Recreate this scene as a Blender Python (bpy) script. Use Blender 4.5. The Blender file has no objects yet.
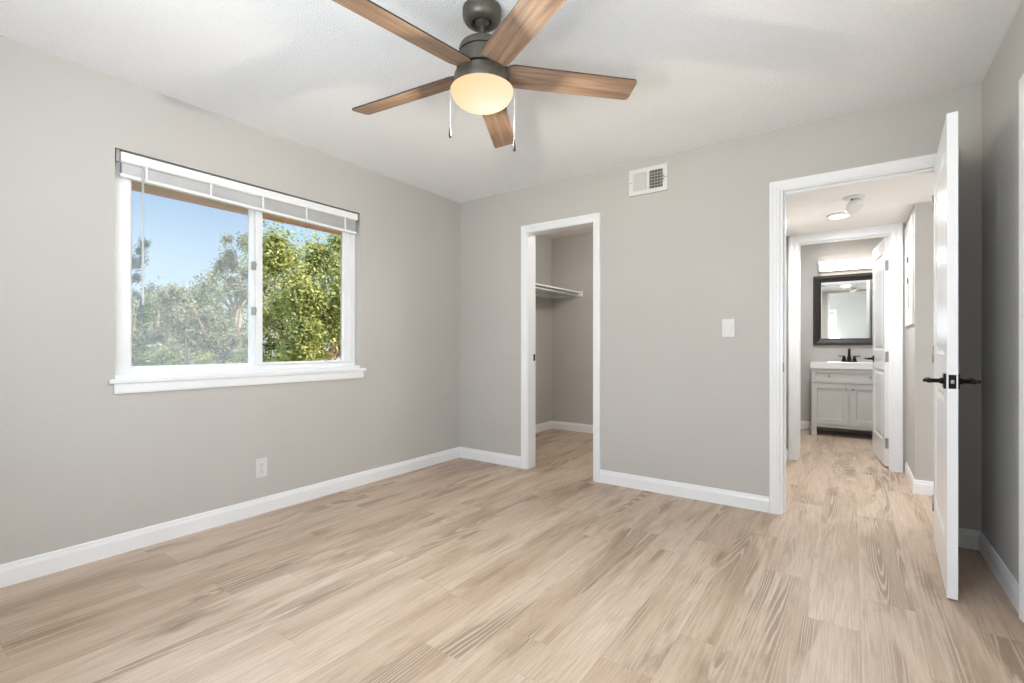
import bpy, bmesh, math, random
import numpy as np
from mathutils import Vector, Matrix

random.seed(7)
C = bpy.context.scene.collection
SC = bpy.context.scene
R = math.radians


def lin(r, g, b):
    def f(c):
        c /= 255.0
        return c / 12.92 if c <= 0.04045 else ((c + 0.055) / 1.055) ** 2.4
    return (f(r), f(g), f(b), 1.0)


# ------------------------------------------------------------------ camera
FPX, YAW = 478.0, math.atan2(340, 478)
cam_d = bpy.data.cameras.new('camera')
cam = bpy.data.objects.new('camera', cam_d)
C.objects.link(cam)
cam.location = (3.0686, -3.4523, 1.0663)
cam.rotation_euler = (R(90), 0, YAW)
cam_d.sensor_width = 36.0
cam_d.lens = 36.0 * FPX / 1024
cam_d.shift_y = (346 - 341.5) / 1024
cam_d.clip_start = 0.02
SC.camera = cam

# ------------------------------------------------------------------ exposure
SC.view_settings.view_transform = 'Standard'
SC.view_settings.look = 'None'
SC.view_settings.gamma = 1.0
SC.view_settings.use_curve_mapping = False
SC.view_settings.exposure = 0.0

# ------------------------------------------------------------------ sky: blue towards the horizon, unseen bright western lobe added to light the room
world = bpy.data.worlds.new('sky')
SC.world = world
world.use_nodes = True
wt = world.node_tree
wt.nodes.clear()


def wn(t, **k):
    n = wt.nodes.new(t)
    for a, v in k.items():
        setattr(n, a, v)
    return n


w_out = wn('ShaderNodeOutputWorld')
w_bg = wn('ShaderNodeBackground')
w_co = wn('ShaderNodeTexCoord')
w_sep = wn('ShaderNodeSeparateXYZ')
wt.links.new(w_co.outputs['Generated'], w_sep.inputs[0])
w_ramp = wn('ShaderNodeValToRGB')
wt.links.new(w_sep.outputs['Z'], w_ramp.inputs[0])
cr = w_ramp.color_ramp
cr.elements[0].position = 0.0
cr.elements[0].color = (0.92, 1.02, 1.10, 1)
cr.elements[1].position = 0.34
cr.elements[1].color = (0.38, 0.66, 1.15, 1)
e = cr.elements.new(0.12)
e.color = (0.74, 0.95, 1.15, 1)
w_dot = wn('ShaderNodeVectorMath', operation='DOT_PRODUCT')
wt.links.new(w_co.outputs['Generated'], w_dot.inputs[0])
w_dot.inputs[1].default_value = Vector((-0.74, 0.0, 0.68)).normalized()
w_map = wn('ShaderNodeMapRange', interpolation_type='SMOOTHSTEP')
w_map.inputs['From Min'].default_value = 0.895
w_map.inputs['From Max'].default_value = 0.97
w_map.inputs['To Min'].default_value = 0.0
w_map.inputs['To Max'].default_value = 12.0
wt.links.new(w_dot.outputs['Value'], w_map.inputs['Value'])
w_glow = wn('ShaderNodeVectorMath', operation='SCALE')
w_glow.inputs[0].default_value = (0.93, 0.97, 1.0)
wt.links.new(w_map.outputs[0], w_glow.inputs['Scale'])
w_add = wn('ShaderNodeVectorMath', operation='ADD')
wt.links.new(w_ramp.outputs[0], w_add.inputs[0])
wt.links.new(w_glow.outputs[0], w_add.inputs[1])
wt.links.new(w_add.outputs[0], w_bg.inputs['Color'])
w_bg.inputs['Strength'].default_value = 1.0
wt.links.new(w_bg.outputs[0], w_out.inputs[0])


def lamp(name, kind, loc, energy, color=(1, 1, 1), rot=(0, 0, 0), **k):
    d = bpy.data.lights.new(name, kind)
    d.energy = energy
    d.color = color
    for a, v in k.items():
        setattr(d, a, v)
    o = bpy.data.objects.new(name, d)
    o.location = loc
    o.rotation_euler = rot
    C.objects.link(o)
    return o


# sun from behind the house, falling on the trees
sun = lamp('sun', 'SUN', (6, 4, 8), 8.6, (1.0, 0.93, 0.80), angle=R(1.0))
sun.rotation_euler = Vector((0.62, 0.28, 0.62)).to_track_quat('Z', 'Y').to_euler()
# sky portal at the left window, then fill lamps at the added unseen windows
portal = lamp('window_sky_portal', 'AREA', (-0.13, -1.89, 1.49), 1, rot=(0, R(-90), 0), shape='RECTANGLE', size=1.2, size_y=1.5)
portal.data.cycles.is_portal = True
near_fill = lamp('added_window_fill', 'AREA', (2.05, -3.83, 1.44), 38, (0.76, 0.86, 1.0), rot=(R(90), 0, 0), shape='RECTANGLE', size=1.5, size_y=1.0)
near_fill.rotation_euler = (R(117), 0, 0)
right_fill = lamp('added_window_fill', 'AREA', (3.65, -2.85, 1.44), 15, (0.72, 0.87, 1.0), shape='RECTANGLE', size=1.0, size_y=1.4)
right_fill.rotation_euler = (0, R(114), 0)


# ------------------------------------------------------------------ materials
def mat(name, color=(0.8, 0.8, 0.8, 1), rough=0.5, metal=0.0, bump=None, emit=None, spec=0.5, coat=0.0):
    m = bpy.data.materials.new(name)
    m.use_nodes = True
    nt = m.node_tree
    b = nt.nodes['Principled BSDF']
    b.inputs['Base Color'].default_value = color
    b.inputs['Roughness'].default_value = rough
    b.inputs['Metallic'].default_value = metal
    b.inputs['Specular IOR Level'].default_value = spec
    b.inputs['Coat Weight'].default_value = coat
    if emit:
        b.inputs['Emission Color'].default_value = emit[0]
        b.inputs['Emission Strength'].default_value = emit[1]
    if bump:
        sc_, st, det = bump
        tc = nt.nodes.new('ShaderNodeTexCoord')
        n = nt.nodes.new('ShaderNodeTexNoise')
        n.inputs['Scale'].default_value = sc_
        n.inputs['Detail'].default_value = det
        bp = nt.nodes.new('ShaderNodeBump')
        bp.inputs['Strength'].default_value = st
        bp.inputs['Distance'].default_value = 0.004
        nt.links.new(tc.outputs['Object'], n.inputs['Vector'])
        nt.links.new(n.outputs['Fac'], bp.inputs['Height'])
        nt.links.new(bp.outputs[0], b.inputs['Normal'])
    return m


def tinted(m, c1, c2, scale, vec_scale=(1, 1, 1), detail=4, lo=0.35, hi=0.65):
    """procedural tonal variation between two colours"""
    nt = m.node_tree
    b = nt.nodes['Principled BSDF']
    tc = nt.nodes.new('ShaderNodeTexCoord')
    mp = nt.nodes.new('ShaderNodeMapping')
    mp.inputs['Scale'].default_value = vec_scale
    n = nt.nodes.new('ShaderNodeTexNoise')
    n.inputs['Scale'].default_value = scale
    n.inputs['Detail'].default_value = detail
    r = nt.nodes.new('ShaderNodeValToRGB')
    r.color_ramp.elements[0].position = lo
    r.color_ramp.elements[0].color = c1
    r.color_ramp.elements[1].position = hi
    r.color_ramp.elements[1].color = c2
    nt.links.new(tc.outputs['Object'], mp.inputs[0])
    nt.links.new(mp.outputs[0], n.inputs['Vector'])
    nt.links.new(n.outputs['Fac'], r.inputs[0])
    nt.links.new(r.outputs[0], b.inputs['Base Color'])
    return m


M = {}
M['wall'] = tinted(mat('greige_wall_paint', rough=0.62, bump=(95, 0.25, 3), spec=0.35), lin(191, 188, 183), lin(194, 191, 186), 1.2)
M['ceiling'] = mat('textured_white_ceiling', lin(248, 248, 249), 0.9, bump=(150, 1.0, 5), spec=0.2)
M['ceiling'].node_tree.nodes['Bump'].inputs['Distance'].default_value = 0.007
M['hall_ceiling'] = mat('smooth_white_ceiling', lin(238, 234, 230), 0.85, bump=(60, 0.25, 3), spec=0.2)
M['trim'] = tinted(mat('white_semigloss_trim', rough=0.28, spec=0.5), lin(238, 239, 240), lin(241, 241, 242), 3)
M['door'] = tinted(mat('white_door_paint', rough=0.25, spec=0.5), lin(238, 239, 240), lin(241, 241, 242), 3)
M['vinyl'] = tinted(mat('white_vinyl', rough=0.35), lin(236, 237, 238), lin(241, 241, 242), 4)
M['gasket'] = mat('grey_gasket', lin(150, 150, 150), 0.6)
M['blind'] = tinted(mat('white_blind_plastic', rough=0.4), lin(236, 236, 235), lin(241, 241, 240), 5)
M['slat'] = tinted(mat('blind_slat', rough=0.45), lin(214, 214, 213), lin(224, 224, 223), 5)
M['steel'] = mat('brushed_steel', lin(175, 174, 172), 0.32, 1.0, bump=(300, 0.05, 2))
M['chrome'] = mat('polished_chrome', lin(225, 225, 225), 0.12, 1.0)
M['black'] = mat('matte_black_metal', lin(24, 23, 23), 0.38, 0.6)
M['bronze'] = mat('dark_oil_rubbed_bronze', lin(58, 52, 49), 0.4, 0.6)
M['fan_metal'] = tinted(mat('fan_brushed_bronze_grey', rough=0.42, metal=0.6), lin(92, 89, 80), lin(102, 98, 88), 40)
M['plate'] = mat('white_plastic', lin(218, 216, 212), 0.35)
M['slot'] = mat('dark_slot', lin(60, 58, 56), 0.7)
M['dark'] = mat('duct_shade', lin(36, 35, 34), 0.8)
M['vent'] = mat('white_enamel', lin(224, 222, 217), 0.4)
M['vanity'] = tinted(mat('light_grey_cabinet_paint', rough=0.4), lin(204, 203, 199), lin(208, 207, 203), 3)
M['vanity_shadow'] = mat('cabinet_toe_space', lin(120, 112, 104), 0.7)
M['counter'] = mat('white_cultured_marble', lin(244, 243, 241), 0.15, coat=0.3)
M['mirror_frame'] = tinted(mat('black_brown_wood', rough=0.45), lin(38, 34, 32), lin(52, 47, 45), 30, (1, 1, 6))
M['mirror'] = mat('mirror_silver', lin(235, 238, 237), 0.02, 1.0)
M['eave'] = tinted(mat('brown_painted_eave', rough=0.7), lin(212, 160, 148), lin(222, 172, 158), 6)
M['outer_wall'] = mat('stucco_outside', lin(205, 190, 172), 0.9, bump=(40, 0.6, 4))
M['ground'] = tinted(mat('grass_ground', rough=0.95, spec=0.1), lin(96, 108, 58), lin(128, 130, 82), 0.8)
M['bark_pale'] = tinted(mat('pale_bark', rough=0.9, spec=0.1), lin(176, 150, 134), lin(205, 182, 166), 5, (1, 1, .3))
M['bark_dark'] = tinted(mat('brown_bark', rough=0.9, spec=0.1), lin(96, 80, 68), lin(128, 108, 94), 5, (1, 1, .3))


def emission_mat(name, color, strength):
    m = bpy.data.materials.new(name)
    m.use_nodes = True
    nt = m.node_tree
    nt.nodes.clear()
    o = nt.nodes.new('ShaderNodeOutputMaterial')
    e_ = nt.nodes.new('ShaderNodeEmission')
    e_.inputs[0].default_value = color
    e_.inputs[1].default_value = strength
    nt.links.new(e_.outputs[0], o.inputs[0])
    return m


M['led'] = emission_mat('led_diffuser', (1.0, 0.95, 0.86, 1), 9.0)
M['light_bar'] = emission_mat('vanity_light_diffuser', (1.0, 0.92, 0.83, 1), 6.0)


def glass_mat(name, tint, rough=0.0):
    m = bpy.data.materials.new(name)
    m.use_nodes = True
    nt = m.node_tree
    nt.nodes.clear()
    o = nt.nodes.new('ShaderNodeOutputMaterial')
    tr = nt.nodes.new('ShaderNodeBsdfTransparent')
    tr.inputs[0].default_value = tint
    gl = nt.nodes.new('ShaderNodeBsdfGlossy')
    gl.inputs['Roughness'].default_value = rough
    fr = nt.nodes.new('ShaderNodeFresnel')
    fr.inputs[0].default_value = 1.12
    mx = nt.nodes.new('ShaderNodeMixShader')
    nt.links.new(fr.outputs[0], mx.inputs[0])
    nt.links.new(tr.outputs[0], mx.inputs[1])
    nt.links.new(gl.outputs[0], mx.inputs[2])
    nt.links.new(mx.outputs[0], o.inputs[0])
    return m


M['glass'] = glass_mat('window_glass', (0.97, 0.98, 0.975, 1), 0.3)


def veil_mat(name, color, opacity):
    m = bpy.data.materials.new(name)
    m.use_nodes = True
    nt = m.node_tree
    nt.nodes.clear()
    o = nt.nodes.new('ShaderNodeOutputMaterial')
    tr = nt.nodes.new('ShaderNodeBsdfTransparent')
    df = nt.nodes.new('ShaderNodeBsdfDiffuse')
    df.inputs[0].default_value = color
    tl = nt.nodes.new('ShaderNodeBsdfTranslucent')
    tl.inputs[0].default_value = color
    m1 = nt.nodes.new('ShaderNodeMixShader')
    m1.inputs[0].default_value = 0.5
    mx = nt.nodes.new('ShaderNodeMixShader')
    mx.inputs[0].default_value = opacity
    nt.links.new(df.outputs[0], m1.inputs[1])
    nt.links.new(tl.outputs[0], m1.inputs[2])
    nt.links.new(tr.outputs[0], mx.inputs[1])
    nt.links.new(m1.outputs[0], mx.inputs[2])
    nt.links.new(mx.outputs[0], o.inputs[0])
    return m


M['screen'] = veil_mat('insect_screen_mesh', (0.74, 0.76, 0.80, 1), 0.15)
M['acrylic'] = veil_mat('clear_acrylic', (0.9, 0.9, 0.9, 1), 0.62)


def bowl_mat():
    m = bpy.data.materials.new('frosted_glass_lit')
    m.use_nodes = True
    nt = m.node_tree
    nt.nodes.clear()
    o = nt.nodes.new('ShaderNodeOutputMaterial')
    em = nt.nodes.new('ShaderNodeEmission')
    tc = nt.nodes.new('ShaderNodeTexCoord')
    ds = nt.nodes.new('ShaderNodeVectorMath')
    ds.operation = 'DISTANCE'
    ds.inputs[1].default_value = (0.02, 0.03, -0.125)
    nt.links.new(tc.outputs['Object'], ds.inputs[0])
    rp = nt.nodes.new('ShaderNodeValToRGB')
    rp.color_ramp.elements[0].position = 0.02
    rp.color_ramp.elements[0].color = (1.0, 0.91, 0.70, 1)
    rp.color_ramp.elements[1].position = 0.17
    rp.color_ramp.elements[1].color = (1.0, 0.66, 0.36, 1)
    nt.links.new(ds.outputs['Value'], rp.inputs[0])
    nt.links.new(rp.outputs[0], em.inputs[0])
    em.inputs[1].default_value = 1.15
    tr = nt.nodes.new('ShaderNodeBsdfTransparent')
    tr.inputs[0].default_value = (1, 0.9, 0.75, 1)
    mx = nt.nodes.new('ShaderNodeMixShader')
    mx.inputs[0].default_value = 1.0
    nt.links.new(tr.outputs[0], mx.inputs[1])
    nt.links.new(em.outputs[0], mx.inputs[2])
    nt.links.new(mx.outputs[0], o.inputs[0])
    return m


M['bowl'] = bowl_mat()


# ---- node helper for the bigger procedural materials
class NT:
    def __init__(s, m):
        s.nt = m.node_tree

    def n(s, t, **k):
        x = s.nt.nodes.new(t)
        for a, v in k.items():
            setattr(x, a, v)
        return x

    def put(s, sock, v):
        if isinstance(v, bpy.types.NodeSocket):
            s.nt.links.new(v, sock)
        else:
            sock.default_value = v

    def math(s, op, a, b=None, c=None, clamp=False):
        x = s.n('ShaderNodeMath', operation=op, use_clamp=clamp)
        for i, v in enumerate((a, b, c)):
            if v is not None:
                s.put(x.inputs[i], v)
        return x.outputs[0]

    def xyz(s, x, y, z):
        c = s.n('ShaderNodeCombineXYZ')
        for i, v in enumerate((x, y, z)):
            s.put(c.inputs[i], v)
        return c.outputs[0]

    def noise(s, vec, scale, detail=2, rough=0.5, dist=0.0):
        x = s.n('ShaderNodeTexNoise')
        s.put(x.inputs['Vector'], vec)
        s.put(x.inputs['Scale'], scale)
        s.put(x.inputs['Detail'], detail)
        s.put(x.inputs['Roughness'], rough)
        s.put(x.inputs['Distortion'], dist)
        return x.outputs['Fac']

    def ramp(s, v, stops):
        r = s.n('ShaderNodeValToRGB')
        s.put(r.inputs[0], v)
        el = r.color_ramp.elements
        while len(el) < len(stops):
            el.new(0.5)
        for e_, (p, c) in zip(el, stops):
            e_.position = p
            e_.color = c if len(c) == 4 else (*c, 1)
        return r.outputs[0]

    def mix(s, f, a, b, mode='MIX'):
        x = s.n('ShaderNodeMix', data_type='RGBA', blend_type=mode)
        s.put(x.inputs[0], f)
        s.put(x.inputs[6], a)
        s.put(x.inputs[7], b)
        return x.outputs[2]

    def smooth(s, v, a, b):
        x = s.n('ShaderNodeMapRange', interpolation_type='SMOOTHSTEP')
        s.put(x.inputs['Value'], v)
        x.inputs['From Min'].default_value = a
        x.inputs['From Max'].default_value = b
        return x.outputs[0]


def floor_mat():
    m = mat('oak_plank_floor', rough=0.42, spec=0.4)
    N = NT(m)
    b = m.node_tree.nodes['Principled BSDF']
    tc = N.n('ShaderNodeTexCoord')
    sp = N.n('ShaderNodeSeparateXYZ')
    N.put(sp.inputs[0], tc.outputs['Object'])
    x, y = sp.outputs[0], sp.outputs[1]
    W, L = 0.182, 1.22
    xr = N.math('DIVIDE', x, W)
    row = N.math('FLOOR', xr)
    fx = N.math('FRACT', xr)
    wn1 = N.n('ShaderNodeTexWhiteNoise', noise_dimensions='1D')
    N.put(wn1.inputs['W'], row)
    yr = N.math('ADD', N.math('DIVIDE', y, L), N.math('MULTIPLY', wn1.outputs['Value'], 7.0))
    col = N.math('FLOOR', yr)
    fy = N.math('FRACT', yr)
    wn2 = N.n('ShaderNodeTexWhiteNoise', noise_dimensions='2D')
    N.put(wn2.inputs['Vector'], N.xyz(row, col, 0.0))
    rs = N.n('ShaderNodeSeparateColor')
    N.put(rs.inputs[0], wn2.outputs['Color'])
    r1, r2, r3 = rs.outputs[0], rs.outputs[1], rs.outputs[2]
    ox = N.math('ADD', x, N.math('MULTIPLY', r1, 37.0))
    oy = N.math('ADD', y, N.math('MULTIPLY', r2, 53.0))
    # long soft figure of each board
    fig = N.noise(N.xyz(N.math('MULTIPLY', ox, 7.0), N.math('MULTIPLY', oy, 1.1), r3), 1.0, 3, 0.55, 0.6)
    # cathedral contour lines: bands of a stretched smooth field
    fld = N.noise(N.xyz(N.math('MULTIPLY', ox, 7.5), N.math('MULTIPLY', oy, 0.42), r1), 1.0, 0.6, 0.4, 0.15)
    rip = N.noise(N.xyz(N.math('MULTIPLY', ox, 60.0), N.math('MULTIPLY', oy, 9.0), r2), 1.0, 2, 0.5)
    lines = N.math('SINE', N.math('ADD', N.math('MULTIPLY', fld, 175.0), N.math('MULTIPLY', rip, 2.6)))
    linem = N.smooth(lines, 0.05, 0.95)
    # fine streaks
    st = N.noise(N.xyz(N.math('MULTIPLY', ox, 170.0), N.math('MULTIPLY', oy, 4.5), r3), 1.0, 4, 0.65)
    st2 = N.noise(N.xyz(N.math('MULTIPLY', ox, 34.0), N.math('MULTIPLY', oy, 1.6), r1), 1.0, 3, 0.6)
    # cross saw marks
    saw = N.noise(N.xyz(N.math('MULTIPLY', ox, 6.0), N.math('MULTIPLY', oy, 120.0), r3), 1.0, 2, 0.5)
    mott = N.noise(N.xyz(N.math('MULTIPLY', ox, 13.0), N.math('MULTIPLY', oy, 2.6), r1), 1.0, 4, 0.62, 0.8)
    base = N.ramp(fig, [(0.22, lin(168, 146, 122)), (0.38, lin(190, 171, 150)), (0.54, lin(205, 188, 170)), (0.74, lin(213, 198, 182))])
    tone = N.ramp(r3, [(0.0, lin(240, 233, 227)), (0.5, lin(248, 243, 238)), (1.0, lin(254, 251, 248))])
    c = N.mix(1.0, base, tone, 'MULTIPLY')
    c = N.mix(N.math('MULTIPLY', N.smooth(mott, 0.55, 0.70), 0.28), c, lin(144, 119, 95))
    # grain lines where the figure is dark
    zone = N.math('MULTIPLY', N.smooth(fig, 0.56, 0.42), N.smooth(N.noise(N.xyz(N.math('MULTIPLY', ox, 6.0), N.math('MULTIPLY', oy, 0.8), r2), 1.0, 1), 0.44, 0.58))
    c = N.mix(N.math('MULTIPLY', zone, 0.62), c, lin(140, 115, 92))
    c = N.mix(N.math('MULTIPLY', linem, N.math('ADD', N.math('MULTIPLY', zone, 0.62), 0.03)), c, lin(216, 203, 189))
    c = N.mix(N.math('MULTIPLY', N.smooth(st, 0.44, 0.62), 0.30), c, lin(142, 118, 95))
    c = N.mix(N.math('MULTIPLY', N.smooth(st2, 0.52, 0.72), 0.17), c, lin(152, 131, 109))
    c = N.mix(N.math('MULTIPLY', N.smooth(saw, 0.50, 0.72), 0.05), c, lin(226, 214, 200))
    # knots
    vo = N.n('ShaderNodeTexVoronoi', feature='F1')
    N.put(vo.inputs['Vector'], N.xyz(N.math('MULTIPLY', ox, 4.6), N.math('MULTIPLY', oy, 1.05), N.math('MULTIPLY', r2, 9.0)))
    vo.inputs['Scale'].default_value = 1.0
    kd = N.math('ADD', vo.outputs['Distance'], N.math('MULTIPLY', N.math('SUBTRACT', N.noise(N.xyz(N.math('MULTIPLY', ox, 40.0), N.math('MULTIPLY', oy, 12.0), r3), 1.0, 3), 0.5), 0.34))
    c = N.mix(N.math('MULTIPLY', N.smooth(kd, 0.27, 0.03), 0.60), c, lin(130, 106, 86))
    # seams
    ex = N.math('MINIMUM', fx, N.math('SUBTRACT', 1.0, fx))
    ey = N.math('MINIMUM', fy, N.math('SUBTRACT', 1.0, fy))
    seam = N.math('MAXIMUM', N.smooth(ex, 0.008, 0.003), N.smooth(ey, 0.0013, 0.0005))
    c = N.mix(N.math('MULTIPLY', seam, 0.28), c, lin(120, 102, 86))
    N.put(b.inputs['Base Color'], c)
    N.put(b.inputs['Roughness'], N.math('ADD', N.math('MULTIPLY', st, 0.16), 0.36))
    bp = N.n('ShaderNodeBump')
    bp.inputs['Strength'].default_value = 0.15
    bp.inputs['Distance'].default_value = 0.002
    N.put(bp.inputs['Height'], N.math('SUBTRACT', N.math('ADD', N.math('MULTIPLY', st, 0.4), N.math('MULTIPLY', linem, 0.15)), N.math('MULTIPLY', seam, 0.8)))
    N.put(b.inputs['Normal'], bp.outputs[0])
    return m


def blade_mat():
    m = mat('weathered_grey_brown_wood', rough=0.5, spec=0.35)
    N = NT(m)
    b = m.node_tree.nodes['Principled BSDF']
    tc = N.n('ShaderNodeTexCoord')
    oi = N.n('ShaderNodeObjectInfo')
    sp = N.n('ShaderNodeSeparateXYZ')
    N.put(sp.inputs[0], tc.outputs['Object'])
    y = N.math('ADD', sp.outputs[1], N.math('MULTIPLY', oi.outputs['Random'], 9.0))
    f1 = N.noise(N.xyz(N.math('MULTIPLY', sp.outputs[0], 3.0), N.math('MULTIPLY', y, 45.0), 0.0), 1.0, 4, 0.6, 0.5)
    f2 = N.noise(N.xyz(N.math('MULTIPLY', sp.outputs[0], 6.0), N.math('MULTIPLY', y, 190.0), 0.0), 1.0, 3, 0.6)
    c = N.ramp(f1, [(0.3, lin(112, 88, 72)), (0.5, lin(136, 111, 92)), (0.7, lin(160, 135, 114))])
    c = N.mix(N.math('MULTIPLY', N.smooth(f2, 0.5, 0.7), 0.32), c, lin(104, 85, 73))
    N.put(b.inputs['Base Color'], c)
    return m


def leaf_mat(name, dark, mid, light):
    m = bpy.data.materials.new(name)
    m.use_nodes = True
    nt = m.node_tree
    nt.nodes.clear()
    N = NT(m)
    o = N.n('ShaderNodeOutputMaterial')
    at = N.n('ShaderNodeAttribute', attribute_name='leaf_tone')
    c = N.ramp(at.outputs['Fac'], [(0.0, dark), (0.5, mid), (1.0, light)])
    df = N.n('ShaderNodeBsdfDiffuse')
    tl = N.n('ShaderNodeBsdfTranslucent')
    N.put(df.inputs[0], c)
    N.put(tl.inputs[0], c)
    mx = N.n('ShaderNodeMixShader')
    mx.inputs[0].default_value = 0.35
    N.put(mx.inputs[1], df.outputs[0])
    N.put(mx.inputs[2], tl.outputs[0])
    N.put(o.inputs[0], mx.outputs[0])
    return m


M['floor'] = floor_mat()
M['blade'] = blade_mat()
M['blade_edge'] = mat('dark_blade_edge', lin(58, 46, 40), 0.5)
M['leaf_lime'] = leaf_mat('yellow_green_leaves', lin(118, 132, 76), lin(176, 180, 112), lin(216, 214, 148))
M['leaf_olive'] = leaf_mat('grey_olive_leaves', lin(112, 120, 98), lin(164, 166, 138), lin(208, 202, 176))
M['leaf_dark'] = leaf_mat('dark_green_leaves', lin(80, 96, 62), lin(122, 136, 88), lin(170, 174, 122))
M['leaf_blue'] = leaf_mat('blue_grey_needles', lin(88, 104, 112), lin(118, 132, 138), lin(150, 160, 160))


# ------------------------------------------------------------------ mesh helpers
def tag(o, label=None, cat=None, group=None, kind=None):
    if label:
        o['label'] = label
    if cat:
        o['category'] = cat
    if group:
        o['group'] = group
    if kind:
        o['kind'] = kind
    return o


def empty(name, loc=(0, 0, 0), rot=(0, 0, 0)):
    o = bpy.data.objects.new(name, None)
    o.empty_display_size = 0.1
    o.location = loc
    o.rotation_euler = rot
    C.objects.link(o)
    return o


class MB:
    def __init__(s):
        s.bm = bmesh.new()

    def quad(s, *pts, mi=0):
        f = s.bm.faces.new([s.bm.verts.new(p) for p in pts])
        f.material_index = mi
        return f

    def box(s, x0, y0, z0, x1, y1, z1, bev=0.0, mi=0, seg=2):
        r = bmesh.ops.create_cube(s.bm, size=1.0)
        vs = r['verts']
        for v in vs:
            v.co = Vector(((x0 + x1) / 2 + v.co.x * (x1 - x0), (y0 + y1) / 2 + v.co.y * (y1 - y0), (z0 + z1) / 2 + v.co.z * (z1 - z0)))
        fs = list({f for v in vs for f in v.link_faces})
        for f in fs:
            f.material_index = mi
        if bev > 0:
            es = list({e_ for v in vs for e_ in v.link_edges})
            g = bmesh.ops.bevel(s.bm, geom=es, offset=bev, segments=seg, affect='EDGES', profile=0.5)
            for f in g['faces']:
                f.material_index = mi
        return s

    def lathe(s, prof, c=(0, 0, 0), seg=48, mi=0, axis='Z', cap=False):
        """prof: list of (r, h) revolved about an axis through c"""
        rings = []
        for r, h in prof:
            ring = []
            if r < 1e-6:
                ring = [s.bm.verts.new(s._ax(0, 0, h, c, axis))]
            else:
                for i in range(seg):
                    a = 2 * math.pi * i / seg
                    ring.append(s.bm.verts.new(s._ax(r * math.cos(a), r * math.sin(a), h, c, axis)))
            rings.append(ring)
        for a, b in zip(rings, rings[1:]):
            for i in range(seg):
                j = (i + 1) % seg
                if len(a) == 1 and len(b) == 1:
                    continue
                if len(a) == 1:
                    f = s.bm.faces.new((a[0], b[i], b[j]))
                elif len(b) == 1:
                    f = s.bm.faces.new((a[i], b[0], a[j]))
                else:
                    f = s.bm.faces.new((a[i], b[i], b[j], a[j]))
                f.material_index = mi
                f.smooth = True
        if cap:
            for ring in (rings[0], rings[-1]):
                if len(ring) > 1:
                    s.bm.faces.new(ring).material_index = mi
        return s

    def _ax(s, x, y, h, c, axis):
        if axis == 'Z':
            return (c[0] + x, c[1] + y, c[2] + h)
        if axis == 'Y':
            return (c[0] + x, c[1] + h, c[2] + y)
        return (c[0] + h, c[1] + x, c[2] + y)

    def tube(s, pts, rad, seg=10, mi=0):
        pts = [Vector(p) for p in pts]
        rads = rad if isinstance(rad, (list, tuple)) else [rad] * len(pts)
        rings = []
        up = None
        for i, p in enumerate(pts):
            d = (pts[min(i + 1, len(pts) - 1)] - pts[max(i - 1, 0)]).normalized()
            if up is None:
                up = Vector((0, 0, 1)) if abs(d.z) < 0.9 else Vector((1, 0, 0))
            a = d.cross(up).normalized()
            b = a.cross(d).normalized()
            up = b
            rings.append([s.bm.verts.new(p + (a * math.cos(t) + b * math.sin(t)) * rads[i]) for t in [2 * math.pi * k / seg for k in range(seg)]])
        for a, b in zip(rings, rings[1:]):
            for i in range(seg):
                j = (i + 1) % seg
                f = s.bm.faces.new((a[i], a[j], b[j], b[i]))
                f.smooth = True
                f.material_index = mi
        for ring in (rings[0], rings[-1]):
            s.bm.faces.new(ring).material_index = mi
        return s

    def prism(s, outline, z0, z1, bev=0.0, mi=0, side_mi=None):
        """outline in XY extruded along Z"""
        lo = [s.bm.verts.new((x, y, z0)) for x, y in outline]
        hi = [s.bm.verts.new((x, y, z1)) for x, y in outline]
        s.bm.faces.new(lo[::-1]).material_index = mi
        s.bm.faces.new(hi).material_index = mi
        n = len(outline)
        for i in range(n):
            j = (i + 1) % n
            f = s.bm.faces.new((lo[i], lo[j], hi[j], hi[i]))
            f.material_index = mi if side_mi is None else side_mi
        return s

    def extrude(s, prof, origin, du, dv, path, mi=0, cap=True):
        """prof: (u, v) polygon; sweeps along vector path from origin"""
        o, du, dv, pv = Vector(origin), Vector(du), Vector(dv), Vector(path)
        a = [s.bm.verts.new(o + du * u + dv * v) for u, v in prof]
        b = [s.bm.verts.new(o + du * u + dv * v + pv) for u, v in prof]
        n = len(prof)
        for i in range(n):
            j = (i + 1) % n
            s.bm.faces.new((a[i], a[j], b[j], b[i])).material_index = mi
        if cap:
            s.bm.faces.new(a[::-1]).material_index = mi
            s.bm.faces.new(b).material_index = mi
        return s

    def xf(s, mtx):
        bmesh.ops.transform(s.bm, matrix=mtx, verts=s.bm.verts)
        return s

    def build(s, name, m, parent=None, loc=(0, 0, 0), rot=(0, 0, 0), smooth_angle=None, recalc=True):
        if recalc:
            bmesh.ops.recalc_face_normals(s.bm, faces=s.bm.faces)
        me = bpy.data.meshes.new(name)
        s.bm.to_mesh(me)
        s.bm.free()
        for x in (m if isinstance(m, (list, tuple)) else [m]):
            me.materials.append(x)
        if smooth_angle:
            me.polygons.foreach_set('use_smooth', [True] * len(me.polygons))
            me.set_sharp_from_angle(angle=R(smooth_angle))
        o = bpy.data.objects.new(name, me)
        o.location = loc
        o.rotation_euler = rot
        o.parent = parent
        C.objects.link(o)
        return o


def struct(o):
    o['kind'] = 'structure'
    return o


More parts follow.
